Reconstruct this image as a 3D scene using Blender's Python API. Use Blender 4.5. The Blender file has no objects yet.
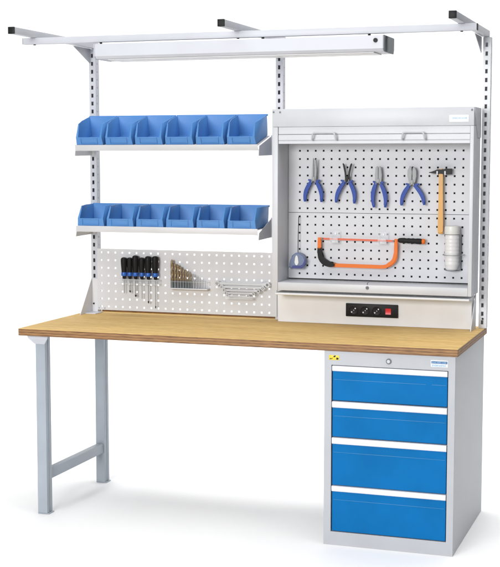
import bpy, bmesh, math, random
from mathutils import Vector, Matrix
random.seed(7)
R = math.radians
sc = bpy.context.scene
col = sc.collection

# ------------------------------------------------------------------ materials
def newmat(name):
    m = bpy.data.materials.new(name); m.use_nodes = True
    nt = m.node_tree; b = nt.nodes['Principled BSDF']
    return m, nt, b

def paint(name, c, rough=.45, metal=0., var=.04, bump=.03, scale=60., spec=.5, coat=0.):
    """coloured surface with faint mottling and a fine orange-peel bump"""
    if 'floor' not in name: c = tuple(.89*k for k in c)
    m, nt, b = newmat(name)
    N = nt.nodes; L = nt.links
    tc = N.new('ShaderNodeTexCoord')
    n1 = N.new('ShaderNodeTexNoise'); n1.inputs['Scale'].default_value = 6; n1.inputs['Detail'].default_value = 6
    L.new(tc.outputs['Object'], n1.inputs['Vector'])
    mp = N.new('ShaderNodeMapRange'); mp.inputs[1].default_value = .3; mp.inputs[2].default_value = .7
    mp.inputs[3].default_value = 1 - var; mp.inputs[4].default_value = 1 + var
    L.new(n1.outputs['Fac'], mp.inputs[0])
    mx = N.new('ShaderNodeMix'); mx.data_type = 'RGBA'; mx.blend_type = 'MULTIPLY'; mx.inputs['Factor'].default_value = 1
    mx.inputs['A'].default_value = (*c, 1)
    L.new(mp.outputs[0], mx.inputs['B']); L.new(mx.outputs['Result'], b.inputs['Base Color'])
    n2 = N.new('ShaderNodeTexNoise'); n2.inputs['Scale'].default_value = scale * 8; n2.inputs['Detail'].default_value = 2
    L.new(tc.outputs['Object'], n2.inputs['Vector'])
    bp = N.new('ShaderNodeBump'); bp.inputs['Strength'].default_value = bump; bp.inputs['Distance'].default_value = .002
    L.new(n2.outputs['Fac'], bp.inputs['Height']); L.new(bp.outputs['Normal'], b.inputs['Normal'])
    r2 = N.new('ShaderNodeMapRange'); r2.inputs[3].default_value = max(.05, rough - .07); r2.inputs[4].default_value = rough + .07
    L.new(n1.outputs['Fac'], r2.inputs[0]); L.new(r2.outputs[0], b.inputs['Roughness'])
    b.inputs['Metallic'].default_value = metal
    b.inputs['Specular IOR Level'].default_value = spec
    b.inputs['Coat Weight'].default_value = coat
    return m

def clear(name, c=(.8, .84, .88), alpha=.2):
    m, nt, b = newmat(name)
    b.inputs['Base Color'].default_value = (*c, 1); b.inputs['Roughness'].default_value = .25
    b.inputs['Alpha'].default_value = alpha
    return m

def wood_top(name):
    """beech sheet: short flecks and long soft streaks along the bench"""
    m, nt, b = newmat(name); N = nt.nodes; L = nt.links
    tc = N.new('ShaderNodeTexCoord')
    m1 = N.new('ShaderNodeMapping'); m1.inputs['Scale'].default_value = (1.2, 22, 10)
    n1 = N.new('ShaderNodeTexNoise'); n1.inputs['Scale'].default_value = 2.2; n1.inputs['Detail'].default_value = 8; n1.inputs['Distortion'].default_value = .6
    m2 = N.new('ShaderNodeMapping'); m2.inputs['Scale'].default_value = (16, 130, 60)
    n2 = N.new('ShaderNodeTexNoise'); n2.inputs['Scale'].default_value = 1.6; n2.inputs['Detail'].default_value = 3
    m3 = N.new('ShaderNodeMapping'); m3.inputs['Scale'].default_value = (.5, 1.6, 1)
    n3 = N.new('ShaderNodeTexNoise'); n3.inputs['Scale'].default_value = 2; n3.inputs['Detail'].default_value = 3
    for mm, nn in ((m1, n1), (m2, n2), (m3, n3)):
        L.new(tc.outputs['Object'], mm.inputs['Vector']); L.new(mm.outputs['Vector'], nn.inputs['Vector'])
    r1 = N.new('ShaderNodeValToRGB')
    r1.color_ramp.elements[0].position = .36; r1.color_ramp.elements[0].color = (.64, .415, .145, 1)
    r1.color_ramp.elements[1].position = .62; r1.color_ramp.elements[1].color = (.75, .52, .21, 1)
    L.new(n1.outputs['Fac'], r1.inputs['Fac'])
    r2 = N.new('ShaderNodeMapRange'); r2.inputs[1].default_value = .40; r2.inputs[2].default_value = .68
    r2.inputs[3].default_value = 1.05; r2.inputs[4].default_value = .78
    L.new(n2.outputs['Fac'], r2.inputs[0])
    r3 = N.new('ShaderNodeMapRange'); r3.inputs[1].default_value = .3; r3.inputs[2].default_value = .7
    r3.inputs[3].default_value = .83; r3.inputs[4].default_value = 1.0
    L.new(n3.outputs['Fac'], r3.inputs[0])
    mu = N.new('ShaderNodeMath'); mu.operation = 'MULTIPLY'; L.new(r2.outputs[0], mu.inputs[0]); L.new(r3.outputs[0], mu.inputs[1])
    mx = N.new('ShaderNodeMix'); mx.data_type = 'RGBA'; mx.blend_type = 'MULTIPLY'; mx.inputs['Factor'].default_value = 1
    L.new(r1.outputs['Color'], mx.inputs['A']); L.new(mu.outputs[0], mx.inputs['B'])
    L.new(mx.outputs['Result'], b.inputs['Base Color'])
    b.inputs['Roughness'].default_value = .62; b.inputs['Specular IOR Level'].default_value = .12
    bp = N.new('ShaderNodeBump'); bp.inputs['Strength'].default_value = .06; bp.inputs['Distance'].default_value = .001
    L.new(n2.outputs['Fac'], bp.inputs['Height']); L.new(bp.outputs['Normal'], b.inputs['Normal'])
    return m

def wood_edge(name):
    """cut edge of the multiplex board: thin plies, alternately long and end grain"""
    m, nt, b = newmat(name); N = nt.nodes; L = nt.links
    tc = N.new('ShaderNodeTexCoord'); sx = N.new('ShaderNodeSeparateXYZ')
    L.new(tc.outputs['Object'], sx.inputs[0])
    wob = N.new('ShaderNodeTexNoise'); wob.inputs['Scale'].default_value = 7; wob.inputs['Detail'].default_value = 4
    L.new(tc.outputs['Object'], wob.inputs['Vector'])
    ma = N.new('ShaderNodeMath'); ma.operation = 'MULTIPLY_ADD'; ma.inputs[1].default_value = .004
    L.new(wob.outputs['Fac'], ma.inputs[0]); L.new(sx.outputs['Z'], ma.inputs[2])
    fr = N.new('ShaderNodeMath'); fr.operation = 'MULTIPLY'; fr.inputs[1].default_value = 2 * math.pi / .0118
    L.new(ma.outputs[0], fr.inputs[0])
    sn = N.new('ShaderNodeMath'); sn.operation = 'SINE'; L.new(fr.outputs[0], sn.inputs[0])
    mp = N.new('ShaderNodeMapping'); mp.inputs['Scale'].default_value = (9, 9, 170)
    n2 = N.new('ShaderNodeTexNoise'); n2.inputs['Scale'].default_value = 2; n2.inputs['Detail'].default_value = 5
    L.new(tc.outputs['Object'], mp.inputs['Vector']); L.new(mp.outputs['Vector'], n2.inputs['Vector'])
    ad = N.new('ShaderNodeMath'); ad.operation = 'MULTIPLY_ADD'; ad.inputs[1].default_value = 7; 
    L.new(n2.outputs['Fac'], ad.inputs[0]); L.new(sn.outputs[0], ad.inputs[2])
    r = N.new('ShaderNodeValToRGB')
    e = r.color_ramp.elements
    e[0].position = 0; e[0].color = (.10, .042, .015, 1)
    e[1].position = 1; e[1].color = (.37, .205, .078, 1)
    k = e.new(.45); k.color = (.24, .118, .042, 1)
    mr = N.new('ShaderNodeMapRange'); mr.inputs[1].default_value = 1.6; mr.inputs[2].default_value = 5.6
    L.new(ad.outputs[0], mr.inputs[0]); L.new(mr.outputs[0], r.inputs['Fac'])
    L.new(r.outputs['Color'], b.inputs['Base Color']); b.inputs['Roughness'].default_value = .55
    return m

M = {
 'grey':   paint('light grey powder coat', (.475, .49, .52), .42),
 'cabinet': paint('lit cabinet grey', (.62, .635, .67), .42),  # same grey as the drawer cabinet, lightened for the stronger light higher up
 'leg':    paint('blue grey powder coat', (.375, .42, .475), .42, var=.07),
 'white':  paint('off white powder coat', (.72, .73, .765), .45),
 'frame':  paint('pale grey powder coat', (.56, .575, .62), .45),
 'peg':    paint('perforated sheet paint', (.655, .665, .70), .55, var=.05),
 'beige':  paint('warm white paint', (.64, .64, .655), .45),
 'strip':  paint('white handle strip', (.80, .82, .86), .4),
 'blue':   paint('signal blue paint', (.0006, .150, .42), .5, var=.09, spec=.1),
 'rail':   paint('pale blue label rail', (.05, .25, .50), .4),
 'bin':    paint('blue bin plastic', (.09, .265, .60), .45, var=.06, bump=.02, spec=.35),
 'tool_blue': paint('tool grip blue', (.012, .055, .33), .45, spec=.3),
 'ring':   paint('screwdriver ring blue', (.02, .12, .5), .4),
 'black':  paint('black plastic', (.010, .010, .011), .5, spec=.2),
 'rubber': paint('black rubber', (.015, .015, .016), .6, spec=.2),
 'dark':   paint('hole shade board', (.02, .02, .022), .8),
 'steel':  paint('bright steel', (.50, .51, .53), .35, metal=.6, bump=.02),
 'chrome': paint('satin chrome', (.33, .34, .35), .5, metal=.15, bump=.01, spec=.3),
 'silver': paint('polished spanner steel', (.60, .62, .65), .3, metal=.35, bump=.01),
 'iron':   paint('black iron', (.015, .015, .016), .5, spec=.25),
 'gold':   paint('titanium gold steel', (.31, .235, .15), .38, metal=.5),
 'orange': paint('orange paint', (.78, .17, .012), .45, spec=.3),
 'redblade': paint('red orange blade paint', (.66, .09, .02), .4),
 'handlewood': paint('varnished ash', (.64, .32, .05), .4, var=.14),
 'red':    paint('red rocker', (.75, .02, .035), .35),
 'cap':    paint('dark grey and end shade', (.16, .18, .195), .5),
 'slate':  paint('slate blue casing', (.13, .17, .29), .4),
 'navy':   paint('navy rubber', (.03, .04, .20), .5),
 'label':  paint('label white', (.82, .84, .86), .4),
 'inkl':   paint('pale blue ink', (.25, .50, .68), .5),
 'ink':    paint('dark blue ink', (.05, .12, .33), .5),
 'yellow': paint('yellow print', (.80, .62, .03), .4),
 'clear':  clear('clear plastic'),
 'milk':   paint('milk white plastic', (.75, .75, .755), .4, var=.03),
 'milkcap': paint('milk white lid', (.72, .72, .69), .4, var=.03),
 'floor':  paint('white studio floor', (.90, .90, .90), .75, var=.005, bump=.0, spec=.2),
 'top':    wood_top('beech board face'),
 'edge':   wood_edge('multiplex board edge'),
}

# ------------------------------------------------------------------ mesh helpers
class MB:
    """collects shapes in one bmesh (metres, scene coordinates)"""
    def __init__(s): s.bm = bmesh.new()
    def _merge(s, t, mat=0, M4=None):
        if M4 is not None: bmesh.ops.transform(t, matrix=M4, verts=t.verts)
        bmesh.ops.recalc_face_normals(t, faces=t.faces)
        for f in t.faces: f.material_index = mat if f.material_index == 0 else f.material_index
        me = bpy.data.meshes.new('tmp'); t.to_mesh(me); t.free(); s.bm.from_mesh(me); bpy.data.meshes.remove(me)
        return s
    def box(s, x0, x1, y0, y1, z0, z1, bev=0., mat=0, seg=2, M4=None):
        t = bmesh.new(); bmesh.ops.create_cube(t, size=1)
        for v in t.verts:
            v.co = Vector(((x0+x1)/2 + v.co.x*(x1-x0), (y0+y1)/2 + v.co.y*(y1-y0), (z0+z1)/2 + v.co.z*(z1-z0)))
        if bev: bmesh.ops.bevel(t, geom=list(t.edges), offset=bev, segments=seg, affect='EDGES', profile=.5)
        return s._merge(t, mat, M4)
    def cyl(s, p0, p1, r0, r1=None, seg=20, mat=0, bev=0.):
        p0, p1 = Vector(p0), Vector(p1); d = p1 - p0
        t = bmesh.new()
        bmesh.ops.create_cone(t, cap_ends=True, segments=seg, radius1=r0, radius2=r0 if r1 is None else r1, depth=d.length)
        if bev: bmesh.ops.bevel(t, geom=[e for e in t.edges if len(e.link_faces) == 2 and any(len(f.verts) > 4 for f in e.link_faces)], offset=bev, segments=2, affect='EDGES')
        q = d.to_track_quat('Z', 'Y').to_matrix().to_4x4()
        return s._merge(t, mat, Matrix.Translation((p0+p1)/2) @ q)
    def prism(s, pts, axis, a, b, bev=0., mat=0, seg=2):
        """polygon in the plane across `axis` (X: y,z; Y: x,z; Z: x,y) drawn out from a to b"""
        t = bmesh.new()
        def P(p, c): return {'X': (c, p[0], p[1]), 'Y': (p[0], c, p[1]), 'Z': (p[0], p[1], c)}[axis]
        A = [t.verts.new(P(p, a)) for p in pts]; B = [t.verts.new(P(p, b)) for p in pts]
        n = len(pts)
        t.faces.new(A); t.faces.new(list(reversed(B)))
        for i in range(n): t.faces.new((A[i], B[i], B[(i+1) % n], A[(i+1) % n]))
        if bev:
            eg = [e for e in t.edges if abs((e.verts[0].co - e.verts[1].co)['XYZ'.index(axis)]) < 1e-7]
            bmesh.ops.bevel(t, geom=eg, offset=bev, segments=seg, affect='EDGES', clamp_overlap=True)
        return s._merge(t, mat)
    def tube(s, path, r, seg=10, mat=0):
        """round bar along a path; r is one radius or one for each point"""
        path = [Vector(p) for p in path]; n = len(path)
        rs = r if isinstance(r, (list, tuple)) else [r]*n
        t = bmesh.new(); rings = []
        nrm = None
        for i, p in enumerate(path):
            d = ((path[min(i+1, n-1)] - p).normalized() + (p - path[max(i-1, 0)]).normalized()).normalized()
            if nrm is None: nrm = d.orthogonal().normalized()
            nrm = (nrm - d*nrm.dot(d)).normalized(); bi = d.cross(nrm)
            rings.append([t.verts.new(p + (nrm*math.cos(a) + bi*math.sin(a))*rs[i]) for a in (2*math.pi*k/seg for k in range(seg))])
        for i in range(n-1):
            for k in range(seg): t.faces.new((rings[i][k], rings[i][(k+1) % seg], rings[i+1][(k+1) % seg], rings[i+1][k]))
        t.faces.new(rings[0]); t.faces.new(list(reversed(rings[-1])))
        return s._merge(t, mat)
    def lathe(s, prof, base, axis=(0, 0, 1), seg=28, mat=0):
        q = Vector(axis).to_track_quat('Z', 'Y').to_matrix().to_4x4()
        t = bmesh.new(); rings = []
        for r, h in prof: rings.append([t.verts.new((r*math.cos(2*math.pi*k/seg), r*math.sin(2*math.pi*k/seg), h)) for k in range(seg)])
        for i in range(len(prof)-1):
            for k in range(seg): t.faces.new((rings[i][k], rings[i][(k+1) % seg], rings[i+1][(k+1) % seg], rings[i+1][k]))
        t.faces.new(rings[0]); t.faces.new(rings[-1])
        return s._merge(t, mat, Matrix.Translation(base) @ q)
    def ribbon(s, path, widths, y0, y1, bev=.002, mat=0):
        """bar of varying width following a path in the x-z plane"""
        n = len(path); Lf = []; Rt = []
        ws = widths if isinstance(widths, (list, tuple)) else [widths]*n
        for i in range(n):
            a = Vector(path[max(i-1, 0)]); b = Vector(path[min(i+1, n-1)]); d = (b-a).normalized(); nn = Vector((-d.y, d.x))
            p = Vector(path[i]); Lf.append(tuple(p + nn*ws[i]/2)); Rt.append(tuple(p - nn*ws[i]/2))
        return s.prism(Lf + Rt[::-1], 'Y', y0, y1, bev, mat)
    def perf(s, us, vs, th, axis, c, u0, u1, v0, v1, mat=0):
        """plate with rectangular holes; us, vs: (lo, hi) of the hole columns and rows; front face at c, thickness th"""
        U = [u0] + [x for p in us for x in p] + [u1]; V = [v0] + [x for p in vs for x in p] + [v1]
        t = bmesh.new()
        def P(u, v, k):
            w = c + (th if k else 0)
            return (u, w, v) if axis == 'Y' else (w, u, v)
        G = [[[t.verts.new(P(u, v, k)) for v in V] for u in U] for k in (0, 1)]
        solid = lambda i, j: 0 <= i < len(U)-1 and 0 <= j < len(V)-1 and not (i % 2 == 1 and j % 2 == 1)
        for i in range(len(U)-1):
            for j in range(len(V)-1):
                if not solid(i, j): continue
                for k in (0, 1): t.faces.new((G[k][i][j], G[k][i+1][j], G[k][i+1][j+1], G[k][i][j+1]))
                for di, dj, (a, b) in ((-1, 0, ((i, j), (i, j+1))), (1, 0, ((i+1, j), (i+1, j+1))), (0, -1, ((i, j), (i+1, j))), (0, 1, ((i, j+1), (i+1, j+1)))):
                    if not solid(i+di, j+dj):
                        t.faces.new((G[0][a[0]][a[1]], G[0][b[0]][b[1]], G[1][b[0]][b[1]], G[1][a[0]][a[1]]))
        return s._merge(t, mat)
    def build(s, name, mats, parent=None, sharp=35):
        me = bpy.data.meshes.new(name)
        o = bpy.data.objects.new(name, me); col.objects.link(o)
        off = Vector((0, 0, 0)); p = parent
        if parent is not None:
            o.parent = parent
            off = WORLD[parent.name]
        WORLD[o.name] = off.copy()
        bmesh.ops.translate(s.bm, vec=-off, verts=s.bm.verts)
        s.bm.to_mesh(me); s.bm.free()
        for m in (mats if isinstance(mats, (list, tuple)) else [mats]): me.materials.append(M[m])
        me.polygons.foreach_set('use_smooth', [True]*len(me.polygons))
        me.set_sharp_from_angle(angle=R(sharp))
        return o

WORLD = {}
def soft(o, w=.0018):
    bv = o.modifiers.new('soft', 'BEVEL'); bv.width = w; bv.segments = 2; bv.limit_method = 'ANGLE'; bv.angle_limit = R(40)
def thing(name, label, cat, loc, group=None):
    o = bpy.data.objects.new(name, None); col.objects.link(o); o.location = loc; o.empty_display_size = .05
    o['label'] = label; o['category'] = cat
    if group: o['group'] = group
    WORLD[o.name] = Vector(loc)
    return o

def arc(cx, cz, r, a0, a1, n):
    return [(cx + r*math.cos(R(a0 + (a1-a0)*i/n)), cz + r*math.sin(R(a0 + (a1-a0)*i/n))) for i in range(n+1)]

def word(mb, x0, x1, z0, z1, y0, y1, mat=0, seed=1):
    """an illegible line of tiny print, as small as in the photo: stems, bowls and bars of letters"""
    rnd = random.Random(seed); x = x0; h = z1 - z0; st = h*.2
    while x < x1 - h*.55:
        w = h*rnd.choice((.5, .6, .62, .7)); k = rnd.random()
        mb.box(x, x+st, y0, y1, z0, z1)
        if k > .25: mb.box(x+st, x+w-st, y0, y1, z1-st, z1)
        if k > .5: mb.box(x+st, x+w-st, y0, y1, z0, z0+st)
        if k < .8: mb.box(x+w-st, x+w, y0, y1, z0, z1 if k > .4 else z0+h*.75)
        x += w + h*.18

# ------------------------------------------------------------------ setting: white studio sweep
HT = .8616
mb = MB(); mb.box(-5, 3.6, -4.5, 3.2, -.05, 0); fl = mb.build('floor', 'floor'); fl['kind'] = 'structure'
mb = MB()
prof = [(3.2, 0)] + [(3.2 + 1.6*math.sin(a), 1.6 - 1.6*math.cos(a)) for a in (R(90*i/24) for i in range(1, 25))] + [(4.8, 6.0)]
mb.prism(prof + [(4.9, 6.0), (4.9, -.05), (3.2, -.05)], 'X', -5, 3.6)
bd = mb.build('backdrop', 'floor'); bd['kind'] = 'structure'

# ------------------------------------------------------------------ workbench
wb = thing('workbench', 'grey steel assembly bench with beech top, perforated posts and overhead frame', 'workbench', (0, 0, 0))
mb = MB(); mb.box(0, 2.0, 0, .754, HT-.0325, HT, .0018, seg=1)
for f in mb.bm.faces:
    if f.normal.z < .5: f.material_index = 2 if f.normal.z < -.9 else 1
mb.build('tabletop', ['top', 'edge', 'beige'], wb)
for ya, yb in ((.034, .085), (.6476, .70)):
    mb = MB()
    # C-section leg: front web with two return flanges open towards the inside
    mb.prism([(.0682, ya), (.116, ya), (.116, ya+.02), (.1135, ya+.02), (.1135, ya+.031), (.116, ya+.031), (.116, yb), (.0682, yb)], 'Z', .006, HT-.033, .0)
    lg = mb.build('leg', 'leg', wb)
    soft(lg)
    mb = MB(); mb.box(.0660, .1225, ya+.004, yb+.004, 0, .0055, .0012); mb.build('foot_plate', 'leg', lg)
    mb = MB(); mb.prism([(.028, HT-.033), (.134, HT-.033), (.132, HT-.045), (.1165, HT-.072), (.067, HT-.072), (.034, HT-.048)], 'Y', ya-.006, ya-.0005, .001)
    mb.build('leg_bracket', 'frame', lg)
mb = MB(); mb.box(.0720, .999, .727, .739, HT+.0005, HT+.0185, .001); mb.build('gap_shade_strip', 'edge', wb)  # added strip; its dark brown stands in for shade under the perforated panel
mb = MB(); mb.box(.0775, .1105, .0855, .6471, .156, .203, .0015); mb.build('stretcher', 'leg', wb)

ZU = [.889 + .0388*k for k in range(33)]
UX = (.0353, 1.003, 1.9710)
for i, ux in enumerate(UX):
    sl = ux + .0165
    rows = [(z-.0095, z+.0095) for z in ZU if z < 2.15 and not (i < 2 and z < 1.03)]
    mb = MB()
    mb.perf([(sl-.0056, sl+.0056)], rows, .0015, 'Y', .686, ux, ux+.035, HT+.0006, 2.164)
    mb.box(ux, ux+.0015, .6876, .7255, HT+.0006, 2.164)
    side = [(z-.003, z+.003) for z in ZU if z < 2.15]
    mb.perf([(.700, .706)], side, .0015, 'X', ux+.0335, .6876, .7255, HT+.0006, 2.164)
    mb.box(ux+.0016, ux+.0334, .724, .7255, HT+.0006, 2.164)
    up = mb.build('upright', 'frame' if i != 2 else 'white', wb)
    if i != 1:
        xa = ux+.002 if i == 0 else ux-.0145
        mb = MB(); mb.prism([(.548, HT+.0006), (.6855, HT+.0006), (.6855, 1.03), (.678, 1.03)], 'X', xa, xa+.003)
        mb.box(xa+.003, xa+.06, .60, .6855, HT+.0007, HT+.0035) if i == 0 else None
        if i == 0: mb.box(xa+.0035, xa+.033, .6825, .6855, HT+.004, 1.03)
        g = mb.build('foot_gusset', 'white', up)
        mb = MB(); mb.cyl((xa+.012 if i == 0 else ux+.019, .682 if i == 0 else .6858, .905), (xa+.012 if i == 0 else ux+.019, .6785 if i == 0 else .682, .905), .0045, mat=0, bev=.001)
        mb.build('bolt', 'iron', up)
AX = (.058, 1.027, 1.979)
for ax in AX:
    mb = MB(); mb.box(ax-.015, ax+.015, -.114, .728, 2.1662, 2.1955, .0022)
    a = mb.build('cantilever_arm', 'frame', wb)
    mb = MB(); mb.box(ax-.0155, ax+.0155, -.122, -.1142, 2.1657, 2.196, .0018)
    mb.box(ax-.0075, ax+.0075, -.1228, -.1221, 2.1735, 2.188); mb.build('end_cap', 'black', a)
    mb = MB(); mb.prism([(.50, 2.1655), (.6852, 2.1655), (.6852, 2.095), (.676, 2.095)], 'X', ax-.017, ax-.014)
    mb.build('arm_gusset', 'grey', a)
    mb = MB(); mb.cyl((ax, .09, 2.1368), (ax, .09, 2.1335), .006, bev=.001); mb.build('bolt', 'iron', a)
mb = MB(); mb.box(.006, 2.041, .075, .105, 2.1372, 2.1655, .002); cb = mb.build('cross_bar', 'frame', wb)
for x in (.0045, 2.0412): 
    mb = MB(); mb.box(x, x+.0013, .0755, .1045, 2.1377, 2.165); mb.build('end_cap', 'black', cb)

# ------------------------------------------------------------------ overhead lamp
lp = thing('work_lamp', 'long flat grey light fitting hung under the overhead cross bar', 'lamp', (1.018, .15, 2.063))
mb = MB(); mb.prism([(.062, 2.075), (.074, 2.064), (.235, 2.064), (.245, 2.08), (.245, 2.128), (.062, 2.128)], 'X', .368, 1.664, .0015)
mb.build('housing', 'frame', lp)
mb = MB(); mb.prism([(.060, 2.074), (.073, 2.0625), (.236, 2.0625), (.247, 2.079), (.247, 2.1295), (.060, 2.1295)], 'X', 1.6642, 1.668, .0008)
mb.box(1.668, 1.674, .10, .125, 2.066, 2.126, .001); mb.build('end_plate', 'cap', lp)  # right plate coloured darker for the shade on that end
mb = MB(); mb.prism([(.060, 2.074), (.073, 2.0625), (.236, 2.0625), (.247, 2.079), (.247, 2.1295), (.060, 2.1295)], 'X', .364, .3678, .0008); mb.build('end_plate', 'frame', lp)
mb = MB(); mb.box(.42, 1.62, .085, .225, 2.0595, 2.0638, .0015); mb.build('diffuser', 'milk', lp)
mb = MB(); mb.cyl((1.632, .0615, 2.108), (1.632, .056, 2.108), .009, bev=.0015); mb.build('switch', 'black', lp)
for x in (.388, 1.14, 1.60):
    mb = MB(); mb.cyl((x, .085, 2.1281), (x, .085, 2.1370), .006); mb.build('hanger', 'iron', lp)

# ------------------------------------------------------------------ bin shelves and bins
def tilt_at(y, z, tilt): return Matrix.Translation((0, y, z)) @ Matrix.Rotation(tilt, 4, 'X')
def shelf(zf, tilt, label):
    t = thing('bin_shelf', label, 'shelf', (.51, .686, zf-.05), 'bin shelves')
    mb = MB(); T = tilt_at(.5, zf, tilt)
    mb.box(.047, .977, 0, .185, -.0035, -.001, M4=T); mb.box(.047, .977, -.003, -.0002, -.026, .003, .001, M4=T)
    mb.box(.047, .977, -.0001, .010, -.026, -.0245, M4=T)
    mb.build('tray', 'beige', t)
    for xa, hook in ((.043, 0), (.9785, 1)):
        mb = MB(); mb.prism([(.502, zf-.050), (.685, zf-.047), (.685, zf+.040), (.512, zf-.005 if tilt > .1 else zf-.018)], 'X', xa, xa+.0025)
        mb.box(xa+.0026, xa+.03 if hook else xa+.02, .6825, .685, zf-.047, zf+.047)
        b = mb.build('bracket', 'beige' if not hook else 'frame', t)
        mb = MB(); mb.cyl((xa+.0026 if hook else xa-.0002, .53, zf-.036), (xa+.0046 if hook else xa-.002, .53, zf-.036), .003)
        mb.build('rivet', 'steel', b)
shelf(1.690, R(14.5), 'upper tilted steel shelf carrying the top row of blue bins')
shelf(1.301, R(1.5), 'lower level steel shelf carrying the bottom row of blue bins')

def make_bin():
    """open-fronted storage bin; local frame: x across, y from front to back, z up from its base"""
    t = bmesh.new(); D = .185; H = .098; hw = .0738; fw = .0705; lip = .038
    def v(*p): return t.verts.new(p)
    b0, b1 = v(-fw, .004, 0), v(fw, .004, 0); b2, b3 = v(hw-.004, D-.003, 0), v(-hw+.004, D-.003, 0)
    r2, r3 = v(hw, D, H), v(-hw, D, H)                      # rear top corners
    c2, c3 = v(hw, .095, H), v(-hw, .095, H)                # where the cheek folds inward
    f2, f3 = v(.0640, .034, H-.002), v(-.0640, .034, H-.002)  # front top corners
    l2, l3 = v(.0675, .0, lip), v(-.0675, .0, lip)          # ends of the front lip
    for q in ((b0, b1, b2, b3), (b2, b3, r3, r2), (b1, c2, r2, b2), (b0, b3, r3, c3), (b1, f2, c2), (b0, c3, f3), (b0, l3, l2, b1), (b1, l2, f2), (b0, f3, l3)):
        t.faces.new(q)
    # narrow return flange up both sides of the front opening
    g2, g3 = v(.0585, .033, H-.005), v(-.0585, .033, H-.005); k2, k3 = v(.0570, .0, lip), v(-.0570, .0, lip)
    h2, h3 = v(.060, .074, H), v(-.060, .074, H)
    t.faces.remove(next(f for f in t.faces if {l2, l3, b0, b1} == set(f.verts)))
    t.faces.new((b0, l3, k3, k2, l2, b1)); t.faces.new((l2, k2, g2, f2)); t.faces.new((l3, f3, g3, k3))
    bmesh.ops.recalc_face_normals(t, faces=t.faces)
    return t
bin_root = None
names_pos = ['leftmost', 'second from left', 'third from left', 'fourth from left', 'fifth from left', 'rightmost']
PITCH = .1545
for zf, tilt, rn in ((1.690, R(14.5), 'upper'), (1.301, R(1.5), 'lower')):
    for k in range(6):
        x = .0475 + PITCH*(k+.5)
        if bin_root is None:
            r = thing('storage_bin', '', 'storage bin', (x, .4985, zf+.0015), 'blue open fronted storage bins')
            WORLD[r.name] = Vector((0, 0, 0))
            mb = MB(); mb._merge(make_bin()); o = mb.build('tub', 'bin', r, 25)
            sm = o.modifiers.new('wall', 'SOLIDIFY'); sm.thickness = .0028; sm.offset = -1
            bv = o.modifiers.new('soft', 'BEVEL'); bv.width = .0008; bv.segments = 2; bv.limit_method = 'ANGLE'
            mb = MB(); mb.box(-.0768, .0768, .1855, .190, .0915, .1005, .001)
            mb.build('rim', 'bin', r)
            mb = MB()
            mb.box(-.0490, .0450, -.0022, .0003, .0335, .0375, .0008); mb.box(-.044, -.042, -.0016, .0008, .006, .0334); mb.box(.042, .044, -.0016, .0008, .006, .0334)
            mb.box(-.0418, .0418, -.0014, .0008, .006, .008)
            mb.build('label_holder', 'bin', r)
            bin_root = r; kids = list(r.children)
        else:
            r = bin_root.copy(); col.objects.link(r); r.location = (x, .4985, zf+.0015)
            for ch in kids:
                c = ch.copy(); col.objects.link(c); c.parent = r
        r.rotation_euler = (tilt, 0, R(random.uniform(-.5, .5)))
        tail = ' at the free end' if k == 0 else ' next to the tool cabinet' if k == 5 else ''
        r['label'] = 'blue open fronted bin, %s on the %s shelf%s' % (names_pos[k], rn, tail)

# ------------------------------------------------------------------ low perforated panel
pp = thing('perforated_panel', 'light grey perforated back panel behind the table, full of square holes', 'pegboard', (.53, .683, .875))
H5 = .0043
cols = [(.0936 + .0383*k - H5, .0936 + .0383*k + H5) for k in range(24)]
rws = [(.893 + .0386*k - H5, .893 + .0386*k + H5) for k in range(8)]
mb = MB(); mb.perf(cols, rws, .0015, 'Y', .6800, .0715, 1.012, .8755, 1.1815)
mb.box(.0715, 1.002, .6816, .6855, 1.180, 1.1814); mb.build('sheet', 'peg', pp)
for x in (.0795, .110):
    mb = MB(); mb.cyl((x, .6798, .8845), (x, .677, .8845), .0035); mb.build('screw', 'steel', pp)

# ------------------------------------------------------------------ tool cabinet with roller shutter
XL, XR, YF, YB = 1.044, 1.9665, .505, .684
tc = thing('tool_cabinet', 'light grey wall tool cabinet with raised roller shutter and pegboard inside', 'tool cabinet', (1.5, .6, 1.022))
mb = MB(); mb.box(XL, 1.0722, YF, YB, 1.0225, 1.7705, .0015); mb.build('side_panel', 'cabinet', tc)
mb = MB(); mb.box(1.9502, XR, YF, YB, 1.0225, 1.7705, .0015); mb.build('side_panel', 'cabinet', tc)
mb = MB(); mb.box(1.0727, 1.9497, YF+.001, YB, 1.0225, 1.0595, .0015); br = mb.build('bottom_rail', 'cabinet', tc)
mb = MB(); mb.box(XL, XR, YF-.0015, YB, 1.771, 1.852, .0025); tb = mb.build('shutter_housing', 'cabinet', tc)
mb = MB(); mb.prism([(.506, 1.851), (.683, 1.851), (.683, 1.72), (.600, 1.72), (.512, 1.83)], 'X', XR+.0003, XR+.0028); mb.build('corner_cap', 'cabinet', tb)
for x, z in ((1.052, 1.838), (1.083, 1.837), (1.957, 1.838)):
    mb = MB(); mb.cyl((x, YF-.0016, z), (x, YF-.0032, z), .0045, seg=14); mb.build('rivet', 'cap', tb)
mb = MB(); mb.box(1.858, 1.944, YF-.003, YF-.0017, 1.786, 1.817, .0004); lb = mb.build('label_plate', 'label', tb)
mb = MB(); word(mb, 1.873, 1.936, 1.8, 1.8062, YF-.0036, YF-.0031, seed=4); mb.build('print', 'inkl', lb)
mb = MB()
mb.prism([(.511, 1.770), (.511, 1.7385), (.5145, 1.737), (.520, 1.737), (.520, 1.770)], 'X', 1.0735, 1.949, .0008)
mb.prism([(.5125, 1.7362), (.510, 1.734), (.510, 1.712), (.513, 1.709), (.510, 1.706), (.510, 1.6945), (.522, 1.6945), (.522, 1.7362)], 'X', 1.0735, 1.949, .0008)
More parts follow.
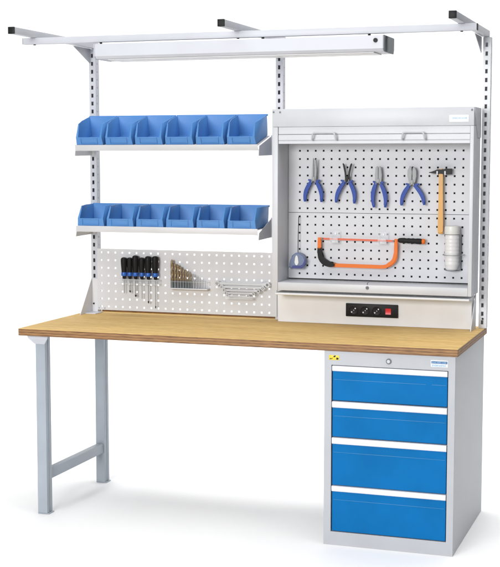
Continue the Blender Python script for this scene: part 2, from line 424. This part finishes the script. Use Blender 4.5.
sh = mb.build('shutter', 'cabinet', tc)
for x0, x1 in ((1.238, 1.350), (1.652, 1.754)):
    mb = MB(); pth = [(x0, .5105, 1.713), (x0, .492, 1.713), (x0+.001, .487, 1.718), (x0+.005, .484, 1.738), (x0+.012, .484, 1.743), (x1-.012, .484, 1.743), (x1-.005, .484, 1.738), (x1-.001, .487, 1.718), (x1, .492, 1.713), (x1, .5105, 1.713)]
    mb.tube(pth, .0042, 10); mb.build('shutter_handle', 'frame', tc)
mb = MB(); mb.box(1.0726, 1.9498, .679, .6838, 1.060, 1.7700); mb.build('back_panel', 'dark', tc)  # board coloured dark to put shade behind the peg holes
cols = [(1.1285 + .0383*k - H5, 1.1285 + .0383*k + H5) for k in range(21)]
for z0, z1, ks in ((1.0665, 1.3745, range(0, 8)), (1.3765, 1.7700, range(8, 16))):
    rws = [(1.089 + .0383*k - H5, 1.089 + .0383*k + H5) for k in ks]
    mb = MB(); mb.perf(cols, rws, .0013, 'Y', .668, 1.0735, 1.949, z0, z1); mb.build('perforated_sheet', 'peg', tc)
mb = MB(); mb.cyl((1.497, YF+.0009, 1.047), (1.497, YF-.004, 1.047), .0075, bev=.001); lk = mb.build('lock', 'cap', br)
mb = MB(); mb.box(1.4963, 1.4977, YF-.0046, YF-.0041, 1.0425, 1.0515); mb.build('keyway', 'black', lk)
mb = MB(); mb.tube([(1.492, YF+.02, 1.0597), (1.495, YF+.012, 1.068), (1.501, YF+.004, 1.071)], .0018); mb.build('latch', 'cap', br)

def hook(x, z, y1=.640, parent=tc, mat='chrome', w=.0022, y0=.6679):
    mb = MB(); mb.tube([(x, y0, z), (x, y1+.004, z), (x, y1, z+.002), (x, y1-.0015, z+.012)], w, 8)
    return mb.build('hook', mat, parent)

# ------------------------------------------------------------------ pliers
def pliers(px, pz, hl, hr, gl, gr, jaws, jmat, label, tip):
    t = thing('pliers', label, 'pliers', (px, .65, pz), 'blue handled pliers on the pegboard')
    for s, (hx, hz), (gx, gz), y in ((-1, hl, gl, .642), (1, hr, gr, .642)):
        mb = MB()
        dx = hx - px; n = 9; path = []; ws = []
        sx = px + s*.010; sz = gz - .004
        for i in range(n+1):
            u = i/n
            bow = s*.010*math.sin(math.pi*u)
            path.append((sx + (hx-sx)*u**.9 + bow, sz + (hz-sz)*u)); ws.append(.0135 + .0045*math.sin(math.pi*min(1, u*1.3)) - (.004 if i == n else 0))
        mb.ribbon(path, ws, y-.008, y+.008, .004)
        mb.ribbon([(sx, gz-.007), ((sx+gx)/2, gz-.003), (gx, gz+.001)], [.012, .011, .006], y-.0075, y+.0075, .0025)
        mb.build('grip', 'tool_blue', t)
        mb = MB(); mb.ribbon([path[0], (px - s*.001, pz+.002), (px, pz+.012)], [.011, .014, .012], y-.004+s*.002, y+.004+s*.002, .001)
        mb.build('shank', jmat, t)
    mb = MB()
    for pts in jaws: mb.prism(pts, 'Y', .637, .647, .0018)
    mb.build('jaws', jmat, t)
    mb = MB(); mb.cyl((px, .637, pz+.006), (px, .634, pz+.006), .006, bev=.001); mb.build('rivet', jmat, t)
    for s in (-1, 1): hook(px+s*.009, pz-.014, .634)
px, pz = 1.205, 1.5314
pliers(px, pz, (1.1618, 1.4278), (1.2413, 1.4263), (1.178, 1.529), (1.234, 1.527),
  [[(px-.011, pz-.004), (px-.001, pz-.006), (px-.0008, pz+.05), (px-.0015, 1.628), (px-.005, 1.629), (px-.009, pz+.04)],
   [(px+.011, pz-.004), (px+.001, pz-.006), (px+.003, pz+.05), (px+.0085, 1.625), (px+.0125, 1.626), (px+.013, pz+.04)]], 'chrome',
  'long nose pliers with blue grips, leftmost tool on the pegboard', 1.628)
px, pz = 1.3645, 1.5345
def crook(s):
    pts = [(px+s*.001, pz-.004), (px+s*.006, pz+.03), (px+s*.012, pz+.058), (px+s*.0145, pz+.066), (px+s*.0205, pz+.072), (px+s*.0225, pz+.066), (px+s*.0175, pz+.058), (px+s*.013, pz+.03), (px+s*.010, pz-.002)]
    return pts
pliers(px, pz, (1.312, 1.4248), (1.3984, 1.4211), (1.334, 1.527), (1.391, 1.526), [crook(-1), crook(1)], 'iron',
  'blue gripped pliers with open black jaws bent outward at the tips', 1.607)
px, pz = 1.5111, 1.5229
pliers(px, pz, (1.4921, 1.4043), (1.5441, 1.4049), (1.4863, 1.5228), (1.5378, 1.5208),
  [[(px-.014, pz-.004), (px-.0005, pz-.006), (px-.001, 1.588), (px-.005, 1.593), (px-.012, 1.589), (px-.016, pz+.03)],
   [(px+.014, pz-.004), (px+.0005, pz-.006), (px+.0018, 1.588), (px+.006, 1.593), (px+.012, 1.588), (px+.017, pz+.03)]], 'chrome',
  'blue combination pliers with nearly closed grips, third pliers from left', 1.591)
px, pz = 1.6676, 1.5188
pliers(px, pz, (1.6199, 1.4149), (1.7249, 1.418), (1.639, 1.513), (1.701, 1.5125),
  [[(px-.002, pz-.008), (px-.001, pz+.05), (px-.004, pz+.072), (px-.012, pz+.074), (px-.021, pz+.055), (px-.022, pz+.03), (px-.014, pz+.002)],
   [(px+.002, pz-.008), (px+.001, pz+.05), (px+.004, pz+.070), (px+.010, pz+.072), (px+.019, pz+.055), (px+.020, pz+.03), (px+.014, pz+.002)]], 'chrome',
  'wide open blue handled cutting pliers with broad jaws, beside the hammer', 1.591)

# ------------------------------------------------------------------ hammer
hm = thing('hammer', 'black headed hammer with a honey coloured wooden handle', 'hammer', (1.80, .645, 1.288))
mb = MB(); mb.prism([(1.7454, 1.5635), (1.7454, 1.5665), (1.770, 1.5715), (1.782, 1.5785), (1.816, 1.5785), (1.820, 1.5825), (1.847, 1.583), (1.847, 1.5565), (1.820, 1.5570), (1.816, 1.5600), (1.782, 1.5600), (1.772, 1.5600)], 'Y', .632, .655, .0025)
mb.build('head', 'iron', hm)
mb = MB(); pth = [(1.7993, 1.582), (1.7994, 1.555), (1.7996, 1.50), (1.7999, 1.42), (1.8003, 1.345), (1.8003, 1.30), (1.8003, 1.289)]
mb.ribbon(pth, [.015, .0185, .0185, .021, .0235, .0245, .021], .635, .652, .006); mb.build('handle', 'handlewood', hm)
for x in (1.784, 1.8195):
    mb = MB(); mb.box(x-.0035, x+.0035, .627, .6678, 1.5545, 1.559, .001); mb.box(x-.0035, x+.0035, .627, .6305, 1.5592, 1.572, .001); mb.build('hook', 'white', tc)

# ------------------------------------------------------------------ hacksaw
hs = thing('hacksaw', 'orange bow frame hacksaw with black handle hung with its blade upward', 'hacksaw', (1.45, .645, 1.13))
corner = [(1.2335, 1.262), (1.2335, 1.24), (1.2335, 1.205)] + [(1.2335+.068*(1-math.cos(a)), 1.190-.0565*math.sin(a)) for a in (R(8*i) for i in range(1, 11))]
path = corner + [(1.32, 1.1335), (1.42, 1.1328), (1.525, 1.1318)] + [(1.525+.0705*math.sin(a), 1.1818-.05*math.cos(a)) for a in (R(12*i) for i in range(1, 8))] + [(1.596, 1.20), (1.5965, 1.262)]
mb = MB(); mb.ribbon(path, .0165, .636, .648, .004); mb.build('bow', 'orange', hs)
mb = MB(); g = [(1.2335, 1.215), (1.2345, 1.195)] + [(1.2345+.066*(1-math.cos(a)), 1.188-.053*math.sin(a)) for a in (R(9*i) for i in range(2, 10))] + [(1.312, 1.1345)]
mb.ribbon(g, [.018, .020, .022, .024, .026, .028, .029, .027, .024, .021, .018][:len(g)], .632, .652, .004); mb.build('front_grip', 'rubber', hs)
mb = MB(); mb.box(1.237, 1.5955, .6405, .6418, -.0045, .0045, M4=Matrix.Translation((0, 0, 1.2565)) @ Matrix.Shear('XZ', 4, (0, 0)))
for v in mb.bm.verts: v.co.z += -.0045*(v.co.x-1.237)/.36
mb.build('blade', 'redblade', hs)
for x, z in ((1.247, 1.2565), (1.586, 1.2525)):
    mb = MB(); mb.cyl((x, .645, z), (x, .633, z), .004); mb.build('pin', 'cap', hs)
mb = MB()
prof = [(.0065, 0), (.0095, .004), (.0115, .012), (.0125, .03), (.0108, .04), (.0128, .05), (.0112, .06), (.013, .07), (.0115, .08), (.0132, .09), (.0128, .104), (.011, .1115)]
mb.lathe(prof, (1.605, .642, 1.2560), (1, 0, -.028), 20); hd = mb.build('handle', 'rubber', hs)
mb = MB(); mb.lathe([(.0112, 0), (.0128, .003), (.0125, .009), (.009, .0135), (.002, .015)], (1.7168, .642, 1.2528), (1, 0, -.028), 20); mb.build('pommel', 'orange', hd)
for x in (1.3054, 1.5334):
    mb = MB(); mb.box(x-.024, x+.024, .655, .658, 1.236, 1.292, .0012); mb.box(x-.020, x+.020, .6285, .6545, 1.236, 1.2385, .0008)
    mb.box(x-.020, x+.020, .6285, .6305, 1.2388, 1.262, .0006); mb.build('tool_clip', 'clear', tc)
    mb = MB(); mb.cyl((x, .6679, 1.28), (x, .6582, 1.28), .004); mb.build('screw', 'steel', tc)

# ------------------------------------------------------------------ tape measure
tm = thing('tape_measure', 'slate blue rounded tape measure hanging by a thin black strap', 'tape measure', (1.125, .65, 1.117))
out = [(1.0869, 1.119), (1.0895, 1.131), (1.0965, 1.158), (1.102, 1.1735)] + [(1.118, 1.187), (1.128, 1.1895), (1.14, 1.1875), (1.153, 1.181), (1.1625, 1.171), (1.168, 1.158), (1.168, 1.145), (1.1635, 1.131), (1.156, 1.122), (1.150, 1.1175), (1.090, 1.1165)]
mb = MB(); mb.prism(out, 'Y', .628, .660, .005, seg=3); tb_ = mb.build('casing', 'slate', tm)
mb = MB(); mb.prism([(1.104, 1.1145), (1.152, 1.1155), (1.1665, 1.131), (1.1715, 1.150), (1.1705, 1.160), (1.1655, 1.160), (1.163, 1.146), (1.156, 1.134), (1.146, 1.128), (1.106, 1.128)], 'Y', .625, .6275, .001); mb.build('bumper', 'navy', tb_)
mb = MB(); mb.prism([(1.1262+.0105*math.cos(a)*(1 if math.sin(a) < 0 else .75), 1.153+.0235*math.sin(a)) for a in (2*math.pi*i/20 for i in range(20))], 'Y', .6255, .6278, .0005)
mb.build('badge', 'milkcap', tb_)
mb = MB(); mb.box(1.0845, 1.0925, .636, .652, 1.1125, 1.1185, .0008); mb.build('end_hook', 'steel', tm)
mb = MB(); mb.tube([(1.1285, .667, 1.358), (1.1285, .655, 1.358), (1.129, .650, 1.350), (1.1285, .647, 1.30), (1.1275, .646, 1.24), (1.1275, .645, 1.188)], .0018, 8); mb.build('strap', 'black', tm)

# ------------------------------------------------------------------ white canister and its rack
cn = thing('canister', 'ribbed milky white plastic canister standing in a wire ring', 'canister', (1.855, .630, 1.127))
prof = [(.002, 0), (.020, 0), (.027, .006), (.0295, .016)]
h = .022
while h < .150:
    prof += [(.0308, h), (.0322, h+.003), (.0322, h+.012), (.0309, h+.0155)]; h += .0165
prof += [(.0318, .1615)]
mb = MB(); mb.lathe(prof, (1.855, .630, 1.127), seg=32); mb.build('body', 'milk', cn)
mb = MB(); mb.cyl((1.855, .630, 1.2872), (1.855, .630, 1.2902), .0336, seg=32); mb.build('seal', 'cap', cn)
mb = MB(); mb.lathe([(.0332, 0), (.034, .002), (.0338, .030), (.0325, .036), (.027, .0385), (.002, .039)], (1.855, .630, 1.2888), seg=32); mb.build('lid', 'milkcap', cn)
rk = thing('wire_rack', 'thin wire ring bracket holding the white canister', 'rack', (1.855, .667, 1.12))
mb = MB(); mb.tube([(1.812, .667, 1.195), (1.812, .640, 1.195)] + [(1.855-.0375*math.cos(a), .630-.0375*math.sin(a)*1.0, 1.195) for a in (R(15*i) for i in range(0, 13))] + [(1.905, .640, 1.1955), (1.905, .667, 1.1955)], .0017, 8)
mb.build('ring', 'chrome', rk)
mb = MB(); mb.tube([(1.8925, .664, 1.287), (1.8925, .660, 1.20), (1.8925, .655, 1.13), (1.885, .645, 1.1245), (1.855, .630, 1.1245), (1.825, .645, 1.1245), (1.8175, .664, 1.128)], .0019, 8); mb.build('cradle', 'cap', rk)

# ------------------------------------------------------------------ screwdrivers in a clear rack
SX = (.2290, .2597, .2905, .3243, .3585, .3962)
ST = (1.1435, 1.1433, 1.1545, 1.1449, 1.1526, 1.1535)
TP = (.964, .968, .948, .939, .9185, .895)
sr = thing('screwdriver_rack', 'pale translucent bar rack on the perforated panel holding the screwdrivers', 'rack', (.312, .67, 1.01))
mb = MB(); mb.box(.205, .418, .676, .6795, 1.012, 1.036, .001); mb.build('back_strip', 'clear', sr)
for z in (1.034, 1.0135):
    mb = MB()
    mb.box(.205, .418, .640, .6465, z-.002, z+.002, .0008); mb.box(.205, .418, .6635, .6758, z-.002, z+.002, .0008)
    for x in [.205] + [(SX[i]+SX[i+1])/2-.003 for i in range(5)] + [.411]: mb.box(x, x+.006, .6467, .6633, z-.002, z+.002)
    mb.build('bar', 'clear', sr)
desc = ['short slim screwdriver, leftmost in the rack', 'stubby dark tipped screwdriver, second from left in the rack', 'tall handled screwdriver with dark tip, third in the rack',
        'thin bladed screwdriver, third from right in the rack', 'long screwdriver with dark tip, second from right in the rack', 'longest screwdriver, rightmost in the rack nearly reaching the table']
for i in range(6):
    x, zt, zb = SX[i], ST[i], 1.0375
    Y = .655
    t = thing('screwdriver', 'black handled ' + desc[i], 'screwdriver', (x, Y, TP[i]), 'black and blue screwdrivers in the rack')
    rr = (.0165, .0145, .0168, .0150, .0168, .0168)[i]; H = zt - 1.0700
    mb = MB(); mb.lathe([(rr*.80, 0), (rr*.78, .006), (rr*.86, .018), (rr*.95, H*.5), (rr, H*.72), (rr*.99, H*.86), (rr*.82, H*.95), (rr*.45, H*.99), (.001, H)], (x, Y, 1.0700), seg=24)
    # flutes
    for v in mb.bm.verts:
        d = Vector((v.co.x-x, v.co.y-Y)); 
        if d.length > .006:
            k = 1 - .07*(.5+.5*math.cos(6*math.atan2(d.y, d.x))); v.co.x = x + d.x*k; v.co.y = Y + d.y*k
    mb.build('handle', 'black', t)
    mb = MB(); mb.lathe([(rr*.80, 0), (rr*.86, .003), (rr*.86, .0155), (rr*.80, .018)], (x, Y, 1.0515), seg=24); mb.build('collar', 'ring', t)
    mb = MB(); mb.lathe([(.0072, 0), (.0085, .002), (.0098, .014)], (x, Y, 1.0372), seg=20); mb.build('ferrule', 'black', t)
    sr_ = (.0021, .0026, .0028, .0016, .0022, .0019)[i]
    mb = MB(); mb.cyl((x, Y, TP[i]+.012), (x, Y, 1.0371), sr_, seg=12); mb.build('shaft', 'chrome', t)
    mb = MB(); tip_r = (.0022, .0042, .0046, .0018, .0036, .0028)[i]
    mb.lathe([(.0008, 0), (tip_r*.7, .003), (tip_r, .006), (tip_r, .012)], (x, Y, TP[i]), seg=12); mb.build('tip', 'iron' if i in (1, 2, 4, 5) else 'chrome', t)

# ------------------------------------------------------------------ drill bits in a stand
ds = thing('drill_stand', 'small white two tier stand on the perforated panel holding the drill bits', 'stand', (.57, .66, .996))
mb = MB(); mb.box(.474, .672, .642, .6795, .9955, 1.0005, .001); mb.box(.474, .672, .6765, .6795, 1.0007, 1.034, .0008); mb.build('tray', 'white', ds)
mb = MB(); mb.box(.474, .672, .642, .6762, 1.0305, 1.0338, .0008); mb.build('guide_plate', 'clear', ds)
n = 14
for i in range(n):
    u = i/(n-1); x = .483 + .176*(i/(n-1))**.92
    r = .0068*(1-u)**1.0 + .0011
    top = 1.141 - .10*(u**.75) - (0.004 if i % 3 == 1 else 0)
    if i == 0: top = 1.1405
    pos = 'thickest drill bit at the left end of the stand' if i == 0 else 'thinnest drill bit at the right end of the stand' if i == n-1 else '%s drill bit from the thick end of the stand' % ['', 'second', 'third', 'fourth', 'fifth', 'sixth', 'seventh', 'eighth', 'ninth', 'tenth', 'eleventh', 'twelfth', 'thirteenth'][i]
    t = thing('drill_bit', ('golden brown twist ' if i < 8 else 'silver twist ') + pos, 'drill bit', (x, .658, 1.001), 'twist drill bits in the white stand')
    mb = MB(); mb.cyl((x, .658, 1.0008), (x, .658, 1.036), r*.95, seg=14); mb.build('shank', 'cap' if i < 8 else 'steel', t)
    # fluted body: two-lobed section turned along its length, ending in a point
    tb = bmesh.new(); rings = []; S = 16; K = 36; L0 = 1.0362; Ls = top - L0
    for k in range(K+1):
        z = L0 + Ls*k/K; tw = 2*math.pi*(Ls*k/K)/(r*7+.012); rr = r*(1 if k < K-3 else (K-k)/3.5+.02)
        ring = []
        for q in range(S):
            a = 2*math.pi*q/S; rad = rr*(.52+.48*abs(math.cos(a))**.6)
            ring.append(tb.verts.new((x+rad*math.cos(a+tw), .658+rad*math.sin(a+tw), z)))
        rings.append(ring)
    for k in range(K):
        for q in range(S): tb.faces.new((rings[k][q], rings[k][(q+1) % S], rings[k+1][(q+1) % S], rings[k+1][q]))
    tb.faces.new(rings[0]); tb.faces.new(rings[-1])
    mb = MB(); mb._merge(tb); mb.build('flute', 'gold' if i < 8 else 'steel', t)

# ------------------------------------------------------------------ ring spanners in a rack
wr = thing('spanner_rack', 'slanted clear plastic rack on the perforated panel holding the spanners', 'rack', (.84, .67, .96))
for pts in ([(.735, 1.045), (.752, 1.045), (.792, .958), (.775, .958)], [(.895, .962), (.912, .962), (.962, 1.046), (.944, 1.046)]):
    mb = MB(); mb.prism(pts, 'Y', .672, .6795, .001); mb.build('arm', 'clear', wr)
mb = MB(); mb.box(.765, .905, .6385, .6415, .957, .973, .0008); mb.box(.765, .905, .6418, .6795, .957, .9595, .0006); mb.build('ledge', 'clear', wr)
sp = [(.7200, .9740, 1.030, .0125, 'largest ring spanner, topmost in the slanted rack'), (.744, .951, 1.0135, .0105, 'second largest ring spanner, just below the topmost'),
      (.756, .930, .9985, .009, 'middle sized ring spanner in the slanted rack'), (.766, .906, .9850, .0078, 'second smallest ring spanner in the slanted rack'), (.776, .880, .9735, .0068, 'smallest ring spanner at the bottom of the rack')]
for i, (x0, x1, z, r, lab) in enumerate(sp):
    t = thing('spanner', 'chromed ' + lab, 'spanner', ((x0+x1)/2, .655, z), 'ring spanners in the slanted rack')
    Y = .655 - i*.0015
    mb = MB(); mb.ribbon([(x0+r*.9, z), ((x0+x1)/2, z-.001), (x1-r*.9, z)], [r*.95, r*.62, r*.95], Y-.003, Y+.003, .0015); mb.build('bar', 'silver', t)
    for c in (x0, x1):
        tb = bmesh.new(); S = 24; rg = []
        for (rr, yy) in ((r, -.005), (r*1.02, 0), (r, .005), (r*.58, .005), (r*.56, 0), (r*.58, -.005)):
            rg.append([tb.verts.new((c+rr*math.cos(2*math.pi*q/S), Y+yy, z+rr*math.sin(2*math.pi*q/S))) for q in range(S)])
        for k in range(6):
            for q in range(S): tb.faces.new((rg[k][q], rg[k][(q+1) % S], rg[(k+1) % 6][(q+1) % S], rg[(k+1) % 6][q]))
        mb = MB(); mb._merge(tb); mb.build('ring_end', 'silver', t)

# ------------------------------------------------------------------ socket panel
sk = thing('socket_panel', 'white sheet panel below the tool cabinet with a black row of sockets', 'socket panel', (1.5, .63, HT))
mb = MB(); mb.prism([(.622, HT+.0008), (.680, HT+.0008), (.680, .9985), (.615, .9985)], 'X', 1.0375, 1.951, .001); mb.build('panel', 'strip', sk)
mb = MB(); mb.prism([(.513, 1.003)] + [(.517-.006*math.cos(R(a)), 1.0055+.006*math.sin(R(a))) for a in (-60, -20, 20, 60)] + [(.680, 1.0125), (.680, .9990), (.53, .9990)], 'X', 1.058, 1.955, .0)
mb.build('lip', 'strip', sk)
YS = .6185
mb = MB(); mb.box(1.3705, 1.6150, YS-.0115, YS-.0015+.004, .9015, .9620, .002); bk = mb.build('socket_block', 'black', sk)
for x in (1.408, 1.4625, 1.517):
    mb = MB(); rg = []; tb = bmesh.new(); S = 28; yb = YS-.0118
    for rr, yy in ((.0215, 0), (.0215, -.0022), (.0195, -.0026), (.0188, -.0003), (.0185, -.0002)):
        rg.append([tb.verts.new((x+rr*math.cos(2*math.pi*q/S), yb+yy, .9310+rr*math.sin(2*math.pi*q/S))) for q in range(S)])
    for k in range(4):
        for q in range(S): tb.faces.new((rg[k][q], rg[k][(q+1) % S], rg[k+1][(q+1) % S], rg[k+1][q]))
    tb.faces.new(rg[-1]); mb._merge(tb)
    so = mb.build('socket', 'black', bk)
    mb = MB()
    for s in (-1, 1): mb.cyl((x+s*.0085, yb-.0002, .931+s*.0085), (x+s*.0085, yb-.0022, .931+s*.0085), .0032, seg=12)
    mb.cyl((x+.001, yb-.0002, .931), (x+.001, yb-.0018, .931), .0018, seg=10)
    mb.build('contact', 'steel', sk)
mb = MB(); mb.prism([(YS-.0117, .9175), (YS-.0155, .9175), (YS-.0135, .931), (YS-.017, .9445), (YS-.0117, .9445)], 'X', 1.5585, 1.5845, .0008); mb.build('rocker_switch', 'red', bk)

# ------------------------------------------------------------------ drawer cabinet
X0, X1, Y0, Y1 = 1.4383, 1.9885, .008, .748
dc = thing('drawer_cabinet', 'grey steel cabinet with four blue drawers under the table top', 'drawer cabinet', (1.713, .38, 0))
mb = MB()
mb.perf([(1.4690, 1.9600)], [(.0575, .7695)], .0016, 'Y', Y0, X0, X1, 0, HT-.0335)
mb.box(X0, 1.4688, Y0+.0016, Y1, 0, HT-.0335); mb.box(1.9602, X1, Y0+.0016, Y1, 0, HT-.0335)
mb.box(1.4692, 1.9598, Y0+.0018, .05, .7697, HT-.0336); mb.box(1.4692, 1.9598, Y0+.0018, .05, .0001, .0573)
mb.box(1.4692, 1.9598, Y1-.01, Y1-.001, .0, HT-.0335); mb.box(1.4692, 1.9598, .0505, Y1-.0105, HT-.04, HT-.0345); mb.box(1.4692, 1.9598, .0505, Y1-.0105, .01, .02)
bmesh.ops.remove_doubles(mb.bm, verts=mb.bm.verts, dist=1e-5)
soft(mb.build('carcass', 'grey', dc), .0014)
drw = [(.7670, .7425, .6205), (.6155, .5880, .4660), (.4615, .4335, .2590), (.2550, .2300, .0610)]
for zt, zs, zb in drw:
    mb = MB()
    mb.prism([(.0130, zs), (.0130, zb), (.034, zb), (.034, zs)], 'X', 1.4735, 1.9560, .0008)
    mb.box(1.485, 1.945, .0345, .60, zb+.01, zs-.02)
    d = mb.build('drawer', 'blue', dc)
    gaps = ((1.478, 1.868), (1.892, 1.951)) if zt > .7 else ((1.478, 1.951),)
    for xa, xb in gaps:
        mb = MB(); mb.box(xa, xb, .0122, .0132, zs-.0352, zs-.0338, .0003); mb.build('label_rail', 'rail', d)
    mb = MB(); mb.prism([(.0125, zt), (.034, zt), (.034, zs+.0003), (.0125, zs+.0003), (.0065, zs+.003), (.0050, zs+.007), (.0050, zt-.004), (.0065, zt-.001)], 'X', 1.4730, 1.9566, .0004)
    mb.build('handle_strip', 'strip', d)
mb = MB(); mb.cyl((1.713, Y0+.0005, .7965), (1.713, Y0-.005, .7965), .0115, bev=.0012, seg=28); lk = mb.build('lock', 'cap', dc)
mb = MB(); mb.cyl((1.713, Y0-.0051, .7965), (1.713, Y0-.0062, .7965), .0068, seg=20); mb.box(1.7085, 1.7175, Y0-.0070, Y0-.0063, .7955, .7975); mb.build('key_slot', 'silver', lk)
mb = MB(); mb.box(1.888, 1.958, Y0-.0008, Y0+.0004, .7835, .8115, .0003); lb = mb.build('label_plate', 'label', dc)
mb = MB(); mb.box(1.8905, 1.9555, Y0-.0013, Y0-.0009, .7975, .8075); mb.build('colour_band', 'ink', lb)
mb = MB(); word(mb, 1.893, 1.953, .7995, .8058, Y0-.0018, Y0-.0014, seed=9); mb.build('print', 'inkl', lb)
mb = MB(); word(mb, 1.893, 1.953, .7862, .7935, Y0-.0013, Y0-.0009, seed=3); mb.build('print', 'inkl', lb)
mb = MB()
mb.box(1.4585, 1.5025, Y0-.0010, Y0+.0004, .7905, .8110, .0003); bg = mb.build('badge', 'yellow', dc)
mb = MB(); mb.prism([(1.4765, .8045), (1.481, .8098), (1.4885, .8098), (1.4865, .8052), (1.481, .8015)], 'Y', Y0-.0015, Y0-.0011); mb.prism([(1.4895, .7930), (1.4905, .8015), (1.4950, .8015), (1.5000, .7985), (1.4985, .7930)], 'Y', Y0-.0015, Y0-.0011)
mb.prism([(1.461, .7935), (1.463, .7985), (1.4695, .7960), (1.474, .8015), (1.4725, .7945)], 'Y', Y0-.0015, Y0-.0011); mb.build('emblem', 'iron', bg)

# ------------------------------------------------------------------ light: studio soft boxes
def area(name, loc, target, sx, sy, power, c=(1, 1, 1), spread=180):
    l = bpy.data.lights.new(name, 'AREA'); l.shape = 'RECTANGLE'; l.size = sx; l.size_y = sy; l.energy = power; l.color = c
    o = bpy.data.objects.new(name, l); col.objects.link(o); o.location = loc
    l.spread = R(spread); o.rotation_euler = (Vector(target)-Vector(loc)).to_track_quat('-Z', 'Y').to_euler(); return o
area('overhead_softbox', (2.0, -.8, 5.4), (1.7, .0, 0), 7.8, 6.5, 300)
area('key_softbox', (.3, -6.3, 2.4), (1.1, .3, 1.0), 2.8, 2.0, 310, (1, .995, .985))
area('backdrop_softbox', (.4, 2.2, 5.6), (.4, 4.3, .9), 8, 1.6, 150, spread=120)
w = bpy.data.worlds.new('World'); sc.world = w; w.use_nodes = True
w.node_tree.nodes['Background'].inputs[0].default_value = (.93, .96, 1, 1)
w.node_tree.nodes['Background'].inputs[1].default_value = .10

# ------------------------------------------------------------------ camera
cd = bpy.data.cameras.new('camera'); cam = bpy.data.objects.new('camera', cd); col.objects.link(cam)
cam.location = (2.9011, -5.1874, 1.6282); cam.rotation_euler = (R(90-5.4932), 0, R(19.0318))
cd.sensor_fit = 'HORIZONTAL'; cd.sensor_width = 36; cd.lens = 36*1300.92/500; cd.clip_end = 200; cd.clip_start = .05
sc.camera = cam
sc.view_settings.view_transform = 'Standard'; sc.view_settings.look = 'None'
sc.view_settings.exposure = .18; sc.view_settings.gamma = 1
sc.cycles.use_denoising = True
sc.cycles.max_bounces = 8
